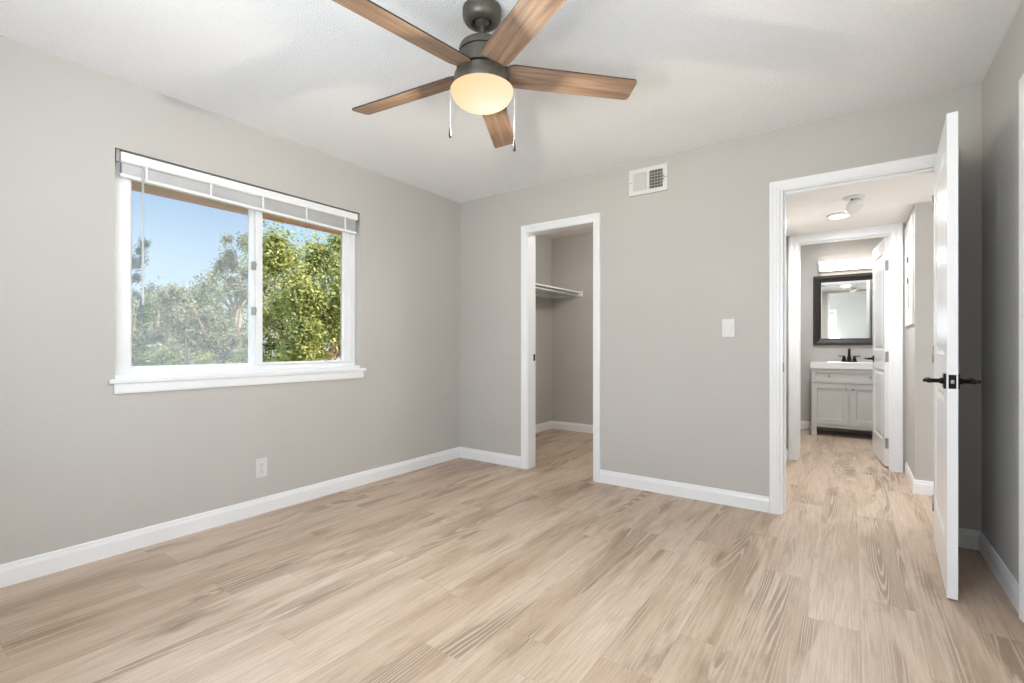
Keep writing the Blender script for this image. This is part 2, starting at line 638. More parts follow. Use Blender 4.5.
def wall(name, axis, p0, p1, a0, a1, z0, z1, holes=(), m='wall'):
    """wall slab between planes p0 and p1 of an axis ('X' or 'Y'), running a0..a1, with rectangular through holes (b0, b1, c0, c1)"""
    us = sorted({a0, a1, *[h[0] for h in holes], *[h[1] for h in holes]})
    vs = sorted({z0, z1, *[h[2] for h in holes], *[h[3] for h in holes]})
    mb = MB()
    P = (lambda p, u, v: (p, u, v)) if axis == 'X' else (lambda p, u, v: (u, p, v))
    for u, u2 in zip(us, us[1:]):
        for v, v2 in zip(vs, vs[1:]):
            cu, cv = (u + u2) / 2, (v + v2) / 2
            if any(h[0] < cu < h[1] and h[2] < cv < h[3] for h in holes):
                continue
            for p in (p0, p1):
                mb.quad(P(p, u, v), P(p, u2, v), P(p, u2, v2), P(p, u, v2))
    for h in list(holes) + [(a0, a1, z0, z1)]:
        for (u, v, u2, v2) in ((h[0], h[2], h[0], h[3]), (h[1], h[2], h[1], h[3]), (h[0], h[2], h[1], h[2]), (h[0], h[3], h[1], h[3])):
            if v == v2 == h[2] and h[2] <= z0:
                continue
            mb.quad(P(p0, u, v), P(p0, u2, v2), P(p1, u2, v2), P(p1, u, v))
    bmesh.ops.remove_doubles(mb.bm, verts=mb.bm.verts, dist=1e-5)
    return struct(mb.build(name, M[m]))


CAS = [(0.0, 0.0), (0.0, 0.009), (0.004, 0.011), (0.014, 0.011), (0.018, 0.0135), (0.034, 0.0150), (0.040, 0.0175), (0.052, 0.0185), (0.057, 0.0165), (0.057, 0.0)]


def casing(name, plane, sgn, axis, a0, a1, z1, z0=0.0, prof=CAS, head=True, parent=None, m='trim', sides=(1, 1)):
    """door casing round an opening a0..a1, 0..z1 on plane (axis 'Y' plane y=plane, or 'X'), projecting sgn"""
    mb = MB()
    P = (lambda p, u, v: (p, u, v)) if axis == 'X' else (lambda p, u, v: (u, p, v))
    rv = 0.006
    path = [(a0 - rv, z0, -1, 0), (a0 - rv, z1 + rv, -1, 1), (a1 + rv, z1 + rv, 1, 1), (a1 + rv, z0, 1, 0)]
    rings = []
    for (u, v, du, dv) in path:
        rings.append([mb.bm.verts.new(P(plane + sgn * t, u + du * o, v + dv * o)) for o, t in prof])
    n = len(prof)
    for k, (a, b) in enumerate(zip(rings, rings[1:])):
        for i in range(n):
            j = (i + 1) % n
            mb.bm.faces.new((a[i], a[j], b[j], b[i]))
    mb.bm.faces.new(rings[0])
    mb.bm.faces.new(rings[-1])
    return struct(mb.build(name, M[m], parent))


BASE = [(0, 0), (0.012, 0), (0.012, 0.070), (0.010, 0.078), (0.008, 0.084), (0.0065, 0.095), (0.003, 0.100), (0, 0.100)]


def baseboard(name, p0, p1, nrm):
    """straight run from p0 to p1 (xy), nrm = direction into the room"""
    mb = MB()
    mb.extrude(BASE, (p0[0], p0[1], 0), (nrm[0], nrm[1], 0), (0, 0, 1), (p1[0] - p0[0], p1[1] - p0[1], 0))
    return struct(mb.build(name, M['trim']))


def panel_slab(mb, w, h, t, panels, rings, both=True):
    """slab x 0..w, z 0..h, y 0..t with moulded panels on the faces. rings: (inset, depth) from the panel edge"""
    xs = sorted({0, w, *[p[0] for p in panels], *[p[1] for p in panels]})
    zs = sorted({0, h, *[p[2] for p in panels], *[p[3] for p in panels]})
    for side in (0, 1):
        y = 0.0 if side == 0 else t
        sg = 1 if side == 0 else -1
        for x, x2 in zip(xs, xs[1:]):
            for z, z2 in zip(zs, zs[1:]):
                hit = (side == 0 or both) and any(abs(p[0] - x) < 1e-6 and abs(p[1] - x2) < 1e-6 and abs(p[2] - z) < 1e-6 and abs(p[3] - z2) < 1e-6 for p in panels)
                if not hit:
                    mb.quad((x, y, z), (x2, y, z), (x2, y, z2), (x, y, z2))
                else:
                    loops = []
                    for ins, dep in [(0, 0)] + rings:
                        yy = y + sg * dep
                        loops.append([(x + ins, yy, z + ins), (x2 - ins, yy, z + ins), (x2 - ins, yy, z2 - ins), (x + ins, yy, z2 - ins)])
                    for a, b in zip(loops, loops[1:]):
                        for i in range(4):
                            j = (i + 1) % 4
                            mb.quad(a[i], a[j], b[j], b[i])
                    mb.quad(*loops[-1])
    for x in (0, w):
        mb.quad((x, 0, 0), (x, t, 0), (x, t, h), (x, 0, h))
    for z in (0, h):
        mb.quad((0, 0, z), (w, 0, z), (w, t, z), (0, t, z))
    bmesh.ops.remove_doubles(mb.bm, verts=mb.bm.verts, dist=1e-5)
    return mb


# ------------------------------------------------------------------ room shell
RX, RY, CH, HC = 3.62, -3.80, 2.44, 2.10           # right wall, near wall, bedroom ceiling, hall ceiling
WY0, WY1, WZ0, WZ1 = -2.638, -1.145, 0.895, 2.082  # window recess
OP = 2.046                                          # door opening height

mb = MB()
mb.box(-0.30, -3.95, -0.12, 5.2, 4.0, 0.0)
struct(mb.build('floor', M['floor']))

wall('wall_left', 'X', -0.12, 0.0, -3.92, 0.12, 0, CH, [(WY0, WY1, WZ0, WZ1)])
wall('wall_outside', 'X', -0.24, -0.12, -3.95, 4.0, -2.7, 2.6, [(WY0 + 0.004, WY1 - 0.004, WZ0 + 0.004, WZ1 - 0.004)], m='outer_wall')
wall('wall_back', 'Y', 0.0, 0.12, 0.0, RX, 0, CH, [(0.766, 1.417, 0, OP + 0.017), (2.695, 3.485, 0, OP + 0.017)])
wall('wall_right', 'X', RX, RX + 0.12, -3.92, 0.12, 0, CH, [(-1.657, -0.813, 0, OP + 0.017), (-3.62, -2.08, 0.895, 2.00)])
wall('wall_near', 'Y', RY - 0.12, RY, -0.12, RX + 0.12, 0, CH, [(1.15, 2.75, 0.895, 2.00)])
mb = MB()
mb.box(-0.24, -3.95, CH, RX + 0.12, 0.12, CH + 0.12)
struct(mb.build('ceiling', M['ceiling']))
mb = MB()
mb.box(-0.24, 0.12, 2.455, 2.44, 2.01, 2.56)
struct(mb.build('ceiling_closet', M['hall_ceiling']))
mb = MB()
mb.box(2.44, 0.12, HC, 5.2, 1.86, HC + 0.46)
struct(mb.build('ceiling_hall', M['hall_ceiling']))
mb = MB()
mb.box(2.0, 1.86, 2.42, 3.8, 4.0, 2.56)
struct(mb.build('ceiling_bathroom', M['hall_ceiling']))

# closet
wall('wall_closet_back', 'Y', 1.89, 2.01, -0.12, 2.44, 0, 2.455)
wall('wall_closet_left', 'X', -0.12, -0.10, 0.12, 1.89, 0, 2.455)
wall('wall_hall_left', 'X', 2.44, 2.565, 0.12, 2.01, 0, 2.455)
# hall
BX0, BX1 = 2.661, 3.338
wall('wall_hall_end', 'Y', 1.74, 1.86, 2.565, 3.44, 0, 2.42, [(BX0 - 0.017, BX1 + 0.017, 0, OP - 0.003)])
wall('wall_hall_right', 'X', 3.44, 3.56, 1.06, 1.86, 0, HC)
wall('wall_hall_jog', 'Y', 1.06, 1.18, 3.56, 5.2, 0, HC)
wall('wall_hall_far', 'X', 5.08, 5.2, 0.12, 1.06, 0, HC)
wall('wall_hall_near', 'Y', 0.0, 0.12, RX + 0.12, 5.2, 0, HC)
# bathroom
wall('wall_bathroom_back', 'Y', 3.75, 3.87, 2.2, 3.8, 0, 2.42)
wall('wall_bathroom_left', 'X', 2.2, 2.32, 1.86, 3.75, 0, 2.42)
wall('wall_bathroom_right', 'X', 3.50, 3.62, 1.86, 3.75, 0, 2.42)
wall('wall_bathroom_front', 'Y', 1.862, 1.90, 2.32, 2.61, 0, 2.42)

# baseboards
cw = 0.063
baseboard('baseboard_left', (0, RY), (0, 0), (1, 0))
baseboard('baseboard_back_1', (0, 0), (0.783 - cw, 0), (0, -1))
baseboard('baseboard_back_2', (1.400 + cw, 0), (2.700 - cw, 0), (0, -1))
baseboard('baseboard_back_3', (3.468 + cw, 0), (RX, 0), (0, -1))
baseboard('baseboard_right_1', (RX, 0), (RX, -0.830 + cw), (-1, 0))
baseboard('baseboard_right_2', (RX, -1.640 - cw), (RX, RY), (-1, 0))
baseboard('baseboard_near', (0, RY), (RX, RY), (0, 1))
baseboard('baseboard_closet_left', (-0.10, 0.12), (-0.10, 1.89), (1, 0))
baseboard('baseboard_closet_back', (-0.10, 1.89), (2.44, 1.89), (0, -1))
baseboard('baseboard_hall_left', (2.565, 0.14), (2.565, 1.74), (1, 0))
baseboard('baseboard_hall_right', (3.44, 1.056), (3.44, 1.722), (-1, 0))
baseboard('baseboard_hall_jog', (3.428, 1.06), (5.08, 1.06), (0, -1))
baseboard('baseboard_bathroom_back', (2.32, 3.75), (2.69, 3.75), (0, -1))
baseboard('baseboard_bathroom_left', (2.32, 1.90), (2.32, 3.75), (1, 0))


# jambs with stops and casings
def jambs(name, a0, a1, y0, y1, h, stop_y):
    t = 0.0
    mb = MB()
    mb.box(a0 - 0.018, y0, 0, a0, y1, h)
    mb.box(a1, y0, 0, a1 + 0.018, y1, h)
    mb.box(a0 - 0.018, y0, h, a1 + 0.018, y1, h + 0.018)
    if stop_y:
        s0, s1 = stop_y
        mb.box(a0, s0, 0, a0 + 0.011, s1, h - 0.011, bev=0.002)
        mb.box(a1 - 0.011, s0, 0, a1, s1, h - 0.011, bev=0.002)
        mb.box(a0, s0, h - 0.011, a1, s1, h, bev=0.002)
    return struct(mb.build(name, M['trim']))


def strike(parent, x, y, z, sgn):
    mb = MB()
    mb.box(x, y - 0.013, z - 0.029, x + sgn * 0.0016, y + 0.013, z + 0.029)
    mb.box(x + sgn * 0.0016, y - 0.006, z - 0.012, x + sgn * 0.002, y + 0.006, z + 0.012)
    o = mb.build('strike_plate', M['black'], parent)
    o['label'] = 'black strike plate'
    return o


j = jambs('trim_1', 0.783, 1.400, -0.0005, 0.1205, OP, None)
strike(j, 0.783, 0.098, 0.965, 1)
casing('trim_2', 0.0, -1, 'Y', 0.783, 1.400, OP)
j = jambs('trim_3', 2.712, 3.468, -0.0005, 0.1205, OP, (0.040, 0.075))
strike(j, 2.712, 0.020, 0.93, 1)
casing('trim_4', 0.0, -1, 'Y', 2.702, 3.468, OP)
jambs('trim_5', BX0, BX1, 1.7395, 1.8605, OP - 0.02, (1.775, 1.815))
casing('trim_6', 1.74, -1, 'Y', BX0, BX1, OP - 0.02, prof=[(u * 1.31, t) for u, t in CAS])
casing('trim_7', 1.86, 1, 'Y', BX0, BX1, OP - 0.02)
casing('trim_8', RX, -1, 'X', -1.640, -0.830, OP)

# ------------------------------------------------------------------ doors
RAISED = [(0.006, 0.004), (0.014, 0.0085), (0.024, 0.0085), (0.046, 0.0025)]


def lever(parent, face_y, sgn, x, z, toward, name='handle'):
    """lever handle on a door face (local door coordinates); sgn = outward direction along y"""
    mb = MB()
    a = face_y
    f = lambda d: a + sgn * d
    y0, y1 = sorted((f(0), f(0.008)))
    mb.box(x - 0.032, y0, z - 0.032, x + 0.032, y1, z + 0.032, bev=0.003)
    mb.lathe([(0.0, 0.0), (0.013, 0.0), (0.013, 0.012), (0.0095, 0.014), (0.0095, 0.052), (0.0, 0.052)], (x, f(0.006), z), 20, axis='Y') if sgn > 0 else \
        mb.lathe([(0.0, 0.0), (0.013, 0.0), (0.013, -0.012), (0.0095, -0.014), (0.0095, -0.052), (0.0, -0.052)], (x, f(0.006), z), 20, axis='Y')
    ya, yb = sorted((f(0.044), f(0.062)))
    xa, xb = sorted((x - toward * 0.013, x + toward * 0.115))
    mb.box(xa, ya, z - 0.010, xb, yb, z + 0.010, bev=0.004)
    ya, yb = sorted((f(0.060), f(0.074)))
    mb.box(x - 0.009, ya, z - 0.007, x + 0.009, yb, z + 0.007, bev=0.003)
    return mb.build(name, M['black'], parent)


def hinges(parent, h, x, yc, zs, w=0.030):
    for z in zs:
        mb = MB()
        mb.box(x - 0.0018, yc - w / 2, z - 0.045, x + 0.0004, yc + w / 2, z + 0.045)
        mb.tube([(x - 0.001, yc - w / 2 - 0.004, z - 0.045), (x - 0.001, yc - w / 2 - 0.004, z + 0.045)], 0.0055, 10)
        o = mb.build('hinge', M['steel'], parent)
        o['label'] = 'brushed steel hinge'


def door(name, w, h, t, panels, loc, rz, lever_x, lever_z, toward):
    root = empty(name, loc, (0, 0, rz))
    root['kind'] = 'structure'
    mb = MB()
    panel_slab(mb, w, h, t, panels, RAISED)
    mb.build('leaf', M['door'], root)
    lever(root, 0.0, -1, lever_x, lever_z, toward)
    lever(root, t, 1, lever_x, lever_z, toward)
    return root


# bedroom door: local x from hinge to free edge, local y 0 = room face .. t = hall face
PAN = [(0.115, 0.645, 0.24, 0.83), (0.115, 0.645, 1.03, 1.90)]
ang = math.atan2(-0.9987, -0.051)
d1 = door('door_1', 0.762, 2.028, 0.035, [(0.115, 0.647, 0.215, 0.845), (0.115, 0.647, 1.015, 1.905)], (3.431, -0.004, 0.012), ang, 0.70, 0.905, -1)
# which way is local +y? rotate (0,1) by ang: must point to -x (hall side face)
mb = MB()
mb.box(0.762, 0.0055, 0.876, 0.7636, 0.0295, 0.934, bev=0.0006)
o = mb.build('latch_plate', M['black'], d1)
o['label'] = 'black latch plate on door edge'
mb = MB()
mb.box(0.7636, 0.012, 0.897, 0.773, 0.023, 0.913, bev=0.003)
mb.build('latch_bolt', M['steel'], o)
hinges(d1, 2.028, -0.001, 0.0175, (0.20, 1.01, 1.83))

# bathroom door: hinge on right jamb of bathroom opening, swung into the bathroom
ang2 = math.atan2(0.9953, -0.097)
d2 = door('door_2', 0.668, 2.008, 0.035, [(0.10, 0.56, 0.215, 0.845), (0.10, 0.56, 1.015, 1.885)], (3.336, 1.868, 0.012), ang2, 0.60, 0.93, -1)
hinges(d2, 2.008, -0.001, 0.0175, (0.20, 0.96, 1.76))
# shut closet door in the right wall
d3 = door('door_3', 0.80, 2.028, 0.035, [(0.115, 0.685, 0.215, 0.845), (0.115, 0.685, 1.015, 1.905)], (RX + 0.004, -0.835, 0.012), R(-90), 0.735, 0.905, -1)
jm = MB()
jm.box(RX - 0.0, -0.830, 0, RX + 0.1205, -0.812, OP)
jm.box(RX - 0.0, -1.658, 0, RX + 0.1205, -1.640, OP)
jm.box(RX - 0.0, -1.658, OP, RX + 0.1205, -0.812, OP + 0.018)
jm.box(RX + 0.041, -1.640, 0, RX + 0.1205, -0.830, OP)
struct(jm.build('trim_9', M['trim']))

# ------------------------------------------------------------------ window 1 (left wall)
w1 = empty('window_1', (0, 0, 0))
w1['kind'] = 'structure'
FX0, FX1 = -0.135, -0.058
FY0, FY1 = WY0 + 0.001, WY1 - 0.001


def frame_ring(mb, x0, x1, y0, y1, z0, z1, wl, wr, wb, wt_, bev=0.003):
    mb.box(x0, y0, z0, x1, y0 + wl, z1, bev)
    mb.box(x0, y1 - wr, z0, x1, y1, z1, bev)
    mb.box(x0, y0 + wl - 0.002, z0, x1, y1 - wr + 0.002, z0 + wb, bev)
    mb.box(x0, y0 + wl - 0.002, z1 - wt_, x1, y1 - wr + 0.002, z1, bev)


ZB, ZT = 0.912, WZ1 - 0.001
mb = MB()
frame_ring(mb, FX0, FX1, FY0, FY1, ZB, ZT, 0.082, 0.047, 0.030, 0.048)
mb.box(FX0 + 0.01, FY0 + 0.02, ZB + 0.028, FX1 - 0.012, FY1 - 0.02, ZB + 0.034, 0.002)
fr = mb.build('window_frame', M['vinyl'], w1)
MY = -1.877
mb = MB()
frame_ring(mb, -0.120, -0.098, FY0 + 0.078, MY - 0.012, ZB + 0.026, ZT - 0.044, 0.020, 0.032, 0.018, 0.026)
s1 = mb.build('sash', M['vinyl'], w1)
mb = MB()
frame_ring(mb, -0.092, -0.070, MY - 0.018, FY1 - 0.044, ZB + 0.026, ZT - 0.044, 0.044, 0.052, 0.022, 0.026)
s2 = mb.build('sash', M['vinyl'], w1)
mb = MB()
mb.box(-0.112, FY0 + 0.096, ZB + 0.042, -0.108, MY - 0.042, ZT - 0.068)
mb.build('pane', M['glass'], s1)
mb = MB()
mb.box(-0.083, MY + 0.024, ZB + 0.046, -0.079, FY1 - 0.092, ZT - 0.068)
mb.build('pane', M['glass'], s2)
for z in (1.292, 1.585):
    mb = MB()
    mb.box(-0.099, MY - 0.034, z - 0.026, -0.064, MY - 0.018, z + 0.026, 0.002)
    mb.box(-0.066, MY - 0.030, z - 0.006, -0.052, MY - 0.020, z + 0.016, 0.003)
    o = mb.build('sash_latch', M['steel'], s2)
mb = MB()
mb.box(-0.134, FY0 + 0.078, ZB + 0.028, -0.1335, MY + 0.01, ZT - 0.046)
o = mb.build('insect_screen', M['screen'], w1)
o['label'] = 'pale hazy insect screen'
mb = MB()
mb.box(-0.058, WY0, 0.873, 0.0, WY1, 0.9175)
mb.box(-0.002, WY0 - 0.027, 0.875, 0.024, WY1 + 0.040, 0.897, 0.003)
mb.box(-0.058, WY0 + 0.002, 0.880, 0.0, WY1 - 0.002, 0.8970)
mb.build('window_sill', M['trim'], w1)
mb = MB()
mb.extrude([(0.0005, 0.0), (0.012, 0.0), (0.015, 0.01), (0.015, 0.045), (0.011, 0.054), (0.0005, 0.054)], (0, WY0 - 0.006, 0.821), (1, 0, 0), (0, 0, 1), (0, (WY1 + 0.022) - (WY0 - 0.006), 0))
mb.build('window_apron', M['trim'], w1)

# raised mini blind hung inside the recess
bl = empty('window_blind', (-0.03, -1.89, 2.02))
tag(bl, 'white mini blind drawn up to the top of the window', 'blind')
BY0, BY1 = -2.612, -1.166
L = lambda x, y, z: (x + 0.03, y + 1.89, z - 2.02)


def lbox(mb, x0, y0, z0, x1, y1, z1, bev=0.0, seg=2):
    a, b = L(x0, y0, z0), L(x1, y1, z1)
    mb.box(*a, *b, bev, seg=seg)


mb = MB()
lbox(mb, -0.050, BY0, 2.020, -0.006, BY1, 2.062, 0.004)
lbox(mb, -0.008, BY0 - 0.002, 2.024, 0.0, BY1 + 0.002, 2.071, 0.003)
mb.build('headrail', M['blind'], bl)
mb = MB()
nsl = 22
for i in range(nsl):
    zt = 2.014 - i * 0.0029
    tilt = 0.0013 * i
    y0, y1 = BY0 + 0.006, BY1 - 0.006
    x0, x1 = -0.046, -0.014
    pts = []
    for k, (xx, dz) in enumerate(((x0, 0.0), ((x0 + x1) / 2, 0.0016), (x1, 0.0))):
        pts.append(((xx, dz)))
    for (xa, za), (xb, zb) in zip(pts, pts[1:]):
        for dz in (0.0, 0.0022):
            mb.quad(L(xa, y0, zt + za + dz), L(xb, y0, zt + zb + dz), L(xb, y1, zt + zb + dz - tilt), L(xa, y1, zt + za + dz - tilt))
    mb.quad(L(x1, y0, zt), L(x1, y1, zt - tilt), L(x1, y1, zt + 0.0022 - tilt), L(x1, y0, zt + 0.0022))
    mb.quad(L(x0, y0, zt), L(x0, y1, zt - tilt), L(x0, y1, zt + 0.0022 - tilt), L(x0, y0, zt + 0.0022))
mb.build('slat_stack', M['slat'], bl, recalc=False)
mb = MB()
mb.box(-0.016, BY0 - BY1 + 0.723, -0.0085, 0.018, 0.723, 0.0085, 0.003)
b_ = mb.build('bottom_rail', M['blind'], bl, loc=(0.0, 0.0, 1.941 - 2.02))
b_.rotation_euler = (-0.0186, 0, 0)
for y in (-2.500, -2.185, -1.880, -1.580, -1.270):
    mb = MB()
    lbox(mb, -0.012, y - 0.007, 1.937 - 0.0186 * (y + 1.89), -0.006, y + 0.007, 2.030, 0.002)
    mb.build('ladder_tape', M['blind'], bl)
for y in (WY0 + 0.003, WY1 - 0.019):
    mb = MB()
    lbox(mb, -0.052, y, 2.014, 0.003, y + 0.016, 2.076, 0.002)
    o = mb.build('mounting_bracket', M['steel'], bl)
mb = MB()
mb.tube([L(0.004, -2.521, 2.024), L(0.004, -2.521, 2.010), L(0.004, -2.521, 1.99)], 0.0018, 8)
mb.tube([L(0.004, -2.521, 1.995), L(0.004, -2.521, 1.30), L(0.004, -2.521, 1.284)], [0.0055, 0.0055, 0.0035], 8)
mb.build('tilt_wand', M['acrylic'], bl)

# ------------------------------------------------------------------ window 2 (near wall, unseen, added to even out the room's light)
w2 = empty('added_window_2', (0, 0, 0))
w2['kind'] = 'structure'
mb = MB()
for (a, b, c, d) in ((1.15, 1.2, 0.895, 2.0), (2.7, 2.75, 0.895, 2.0), (1.2, 2.7, 0.895, 0.945), (1.2, 2.7, 1.95, 2.0), (1.93, 1.97, 0.945, 1.95)):
    mb.box(a, RY - 0.10, c, b, RY - 0.04, d, 0.003)
mb.build('window_frame', M['vinyl'], w2)
mb = MB()
mb.box(1.2, RY - 0.075, 0.945, 2.7, RY - 0.071, 1.95)
mb.build('pane', M['glass'], w2)
mb = MB()
mb.box(1.12, RY, 0.873, 2.78, RY + 0.024, 0.897, 0.003)
mb.box(1.14, RY, 0.82, 2.76, RY + 0.014, 0.873, 0.002)
mb.build('window_sill', M['trim'], w2)

w3 = empty('added_window_3', (0, 0, 0))  # unseen window in the right wall, added to light the left wall
w3['kind'] = 'structure'
mb = MB()
for (a, b, c, d) in ((-3.62, -3.57, 0.895, 2.0), (-2.13, -2.08, 0.895, 2.0), (-3.57, -2.13, 0.895, 0.945), (-3.57, -2.13, 1.95, 2.0), (-2.87, -2.83, 0.945, 1.95)):
    mb.box(RX + 0.04, a, c, RX + 0.10, b, d, 0.003)
mb.build('window_frame', M['vinyl'], w3)
mb = MB()
mb.box(RX + 0.071, -3.57, 0.945, RX + 0.075, -2.13, 1.95)
mb.build('pane', M['glass'], w3)
mb = MB()
mb.box(RX - 0.024, -3.65, 0.873, RX, -2.05, 0.897, 0.003)
mb.box(RX - 0.014, -3.63, 0.82, RX, -2.07, 0.873, 0.002)
mb.build('window_sill', M['trim'], w3)

# ------------------------------------------------------------------ eave and ground outside
mb = MB()
mb.box(-0.62, -5.2, 2.062, -0.24, 5.0, 2.082)
mb.box(-0.66, -5.2, 2.055, -0.62, 5.0, 2.22)
struct(mb.build('roof_eave', M['eave']))
mb = MB()
mb.box(-0.70, -4.3, 2.57, 5.4, 4.2, 2.70)
struct(mb.build('roof', M['eave']))
mb = MB()
mb.box(-60, -60, -2.9, 8, 60, -2.7)
struct(mb.build('ground', M['ground']))

# ------------------------------------------------------------------ ceiling fan
FCX, FCY = 1.839, -1.934
fan = empty('ceiling_fan', (FCX, FCY, 2.176))
tag(fan, 'five-blade ceiling fan with weathered wood blades and a lit frosted bowl', 'ceiling fan')
Z = lambda z: z - 2.176
mb = MB()
mb.lathe([(0.0, Z(2.440)), (0.074, Z(2.440)), (0.0795, Z(2.436)), (0.0795, Z(2.424)), (0.0765, Z(2.421)), (0.0765, Z(2.418)), (0.0795, Z(2.415)),
          (0.078, Z(2.403)), (0.071, Z(2.390)), (0.060, Z(2.381)), (0.048, Z(2.377)), (0.044, Z(2.377)), (0.043, Z(2.381)), (0.036, Z(2.390)), (0.034, Z(2.405))], seg=56)
mb.build('canopy', M['fan_metal'], fan, smooth_angle=40)
mb = MB()
mb.lathe([(0.0, Z(2.408)), (0.024, Z(2.405)), (0.032, Z(2.395)), (0.030, Z(2.384)), (0.020, Z(2.376)), (0.0125, Z(2.372)), (0.0125, Z(2.325)), (0.022, Z(2.318)), (0.022, Z(2.285))], seg=32)
mb.build('downrod', M['fan_metal'], fan, smooth_angle=40)
mb = MB()
mb.lathe([(0.0, Z(2.297)), (0.060, Z(2.297)), (0.080, Z(2.292)), (0.090, Z(2.284)), (0.0945, Z(2.272)), (0.0945, Z(2.256)), (0.088, Z(2.255)), (0.088, Z(2.247)), (0.0965, Z(2.246)),
          (0.099, Z(2.222)), (0.104, Z(2.196)), (0.104, Z(2.184)), (0.070, Z(2.183)), (0.0, Z(2.183))], seg=64)
mb.build('motor_housing', M['fan_metal'], fan, smooth_angle=35)
mb = MB()
mb.lathe([(0.0, Z(2.166)), (0.100, Z(2.166)), (0.104, Z(2.171)), (0.109, Z(2.171)), (0.113, Z(2.164)), (0.1145, Z(2.140)), (0.1165, Z(2.118)), (0.114, Z(2.113)), (0.0, Z(2.113))], seg=64)
mb.lathe([(0.062, Z(2.185)), (0.062, Z(2.165))], seg=40)
lk = mb.build('light_kit', M['fan_metal'], fan, smooth_angle=35)
mb = MB()
prof = [(0.108, Z(2.1125)), (0.119, Z(2.1125))]
for i in range(15):
    a = R(90) * i / 14
    prof.append((0.1275 * math.cos(a) ** 0.55 if i < 14 else 0.0, Z(2.107) - 0.066 * math.sin(a) ** 1.15))
mb.lathe(prof, seg=64)
mb.build('glass_bowl', M['bowl'], lk, smooth_angle=60)
for dx, dy, zt, zb in ((-0.815 * 0.130, -0.579 * 0.130, 2.128, 1.957), (0.815 * 0.131, 0.579 * 0.131, 2.128, 1.902)):
    mb = MB()
    mb.tube([(dx * 0.96, dy * 0.96, Z(zt)), (dx, dy, Z(zt) - 0.004), (dx, dy, Z(zb) + 0.02), (dx, dy, Z(zb))], 0.0007, 6)
    o = mb.build('pull_chain', M['plate'], fan)
    mb = MB()
    mb.lathe([(0.0, 0.0), (0.0025, 0.0), (0.0035, -0.008), (0.0055, -0.020), (0.006, -0.036), (0.0045, -0.043), (0.0, -0.045)], (dx, dy, Z(zb) + 0.002), 14)
    p = mb.build('chain_pull', M['bronze'], o, smooth_angle=60)


def blade_mesh():
    r0, r1 = 0.098, 0.655
    w0, w1_ = 0.060, 0.058
    rc = 0.018
    out = []
    for (cx_, cy_, a0) in ((r1 - rc, w1_ - rc, 90), (r1 - rc, -w1_ + rc, 0)):
        for k in range(7):
            a = R(a0 - 15 * k)
            out.append((cx_ + rc * math.cos(a), cy_ + rc * math.sin(a)))
    out += [(r0 + 0.03, -w0), (r0, -w0 * 0.8), (r0, w0 * 0.8), (r0 + 0.03, w0)]
    mb = MB()
    mb.prism(out, -0.003, 0.003, mi=0, side_mi=1)
    return mb


blade0 = None
for k in range(5):
    if blade0 is None:
        o = blade_mesh().build('fan_blade', [M['blade'], M['blade_edge']], fan)
        blade0 = o
    else:
        o = blade0.copy()
        C.objects.link(o)
        o.parent = fan
    o.location = (0, 0, 0.004)
    o.rotation_mode = 'XYZ'
    o.rotation_euler = (R(-13), math.asin((0.0104 + 0.0143 * math.cos(R(46 + 72 * k - 154))) / 0.65), R(46 + 72 * k))
    mb = MB()
    mb.box(0.055, -0.022, 0.004, 0.20, 0.022, 0.0075, 0.0015)
    for (sx, sy) in ((0.165, -0.012), (0.165, 0.012), (0.185, 0.0)):
        mb.lathe([(0.0, 0.011), (0.004, 0.0105), (0.005, 0.0075)], (sx, sy, 0), 10)
    br = mb.build('blade_bracket', M['fan_metal'], o)
fl = lamp('fan_bulb', 'POINT', (FCX, FCY, 2.014), 31, (1.0, 0.88, 0.68), shadow_soft_size=0.010)

# ------------------------------------------------------------------ vent register, switch, outlet
vr = empty('air_vent', (1.845, 0.0, 2.286))
tag(vr, 'white two-section air vent register high on the back wall', 'vent')
VW, VH = 0.288, 0.192
mb = MB()
hw, hh = VW / 2, VH / 2
sec = [(-0.112, -0.007), (0.011, 0.110)]
us = [-hw, sec[0][0], sec[0][1], sec[1][0], sec[1][1], hw]
vs = [-hh, -0.066, 0.066, hh]
for i in range(5):
    for k in range(3):
        if k == 1 and i in (1, 3):
            continue
        mb.box(us[i], -0.010, vs[k], us[i + 1], -0.004, vs[k + 1])
bmesh.ops.remove_doubles(mb.bm, verts=mb.bm.verts, dist=1e-5)
mb.extrude([(0, 0), (0.006, 0), (0, 0.006)], (-hw, -0.004, -hh), (0, -1, 0), (0, 0, 1), (VW, 0, 0))
for s_ in ((-hw, -0.004, -hh, -hw + 0.004, 0.0, hh), (hw - 0.004, -0.004, -hh, hw, 0.0, hh), (-hw, -0.004, -hh, hw, 0.0, -hh + 0.004), (-hw, -0.004, hh - 0.004, hw, 0.0, hh)):
    mb.box(*s_)
mb.build('face_plate', M['vent'], vr)
mb = MB()
mb.box(-0.125, -0.0035, -0.075, 0.122, -0.0005, 0.075)
mb.build('duct_shade_sheet', M['dark'], vr)  # flat dark sheet, the duct's inner shade put into its colour
for (a, b), tl in zip(sec, (1, -1)):
    n = 9
    for i in range(n):
        x = a + (b - a) * (i + 0.5) / n
        mb = MB()
        mb.box(-0.0009, -0.0065, -0.066, 0.0009, 0.0065, 0.066)
        mb.build('louver', M['vent'], vr, loc=(x, -0.0085, 0), rot=(0, 0, R(-50) if tl > 0 else R(24)))
for z in (-0.044, -0.022, 0.0, 0.022, 0.044):
    mb = MB()
    mb.box(sec[1][0], -0.0050, z - 0.0012, sec[1][1], -0.0036, z + 0.0012)
    mb.build('crossbar', M['vent'], vr)
for x in (-0.131, 0.131):
    mb = MB()
    mb.lathe([(0.0, -0.012), (0.003, -0.0115), (0.0042, -0.010)], (x, 0, 0), 12, axis='Y')
    mb.build('screw', M['slot'], vr)
mb = MB()
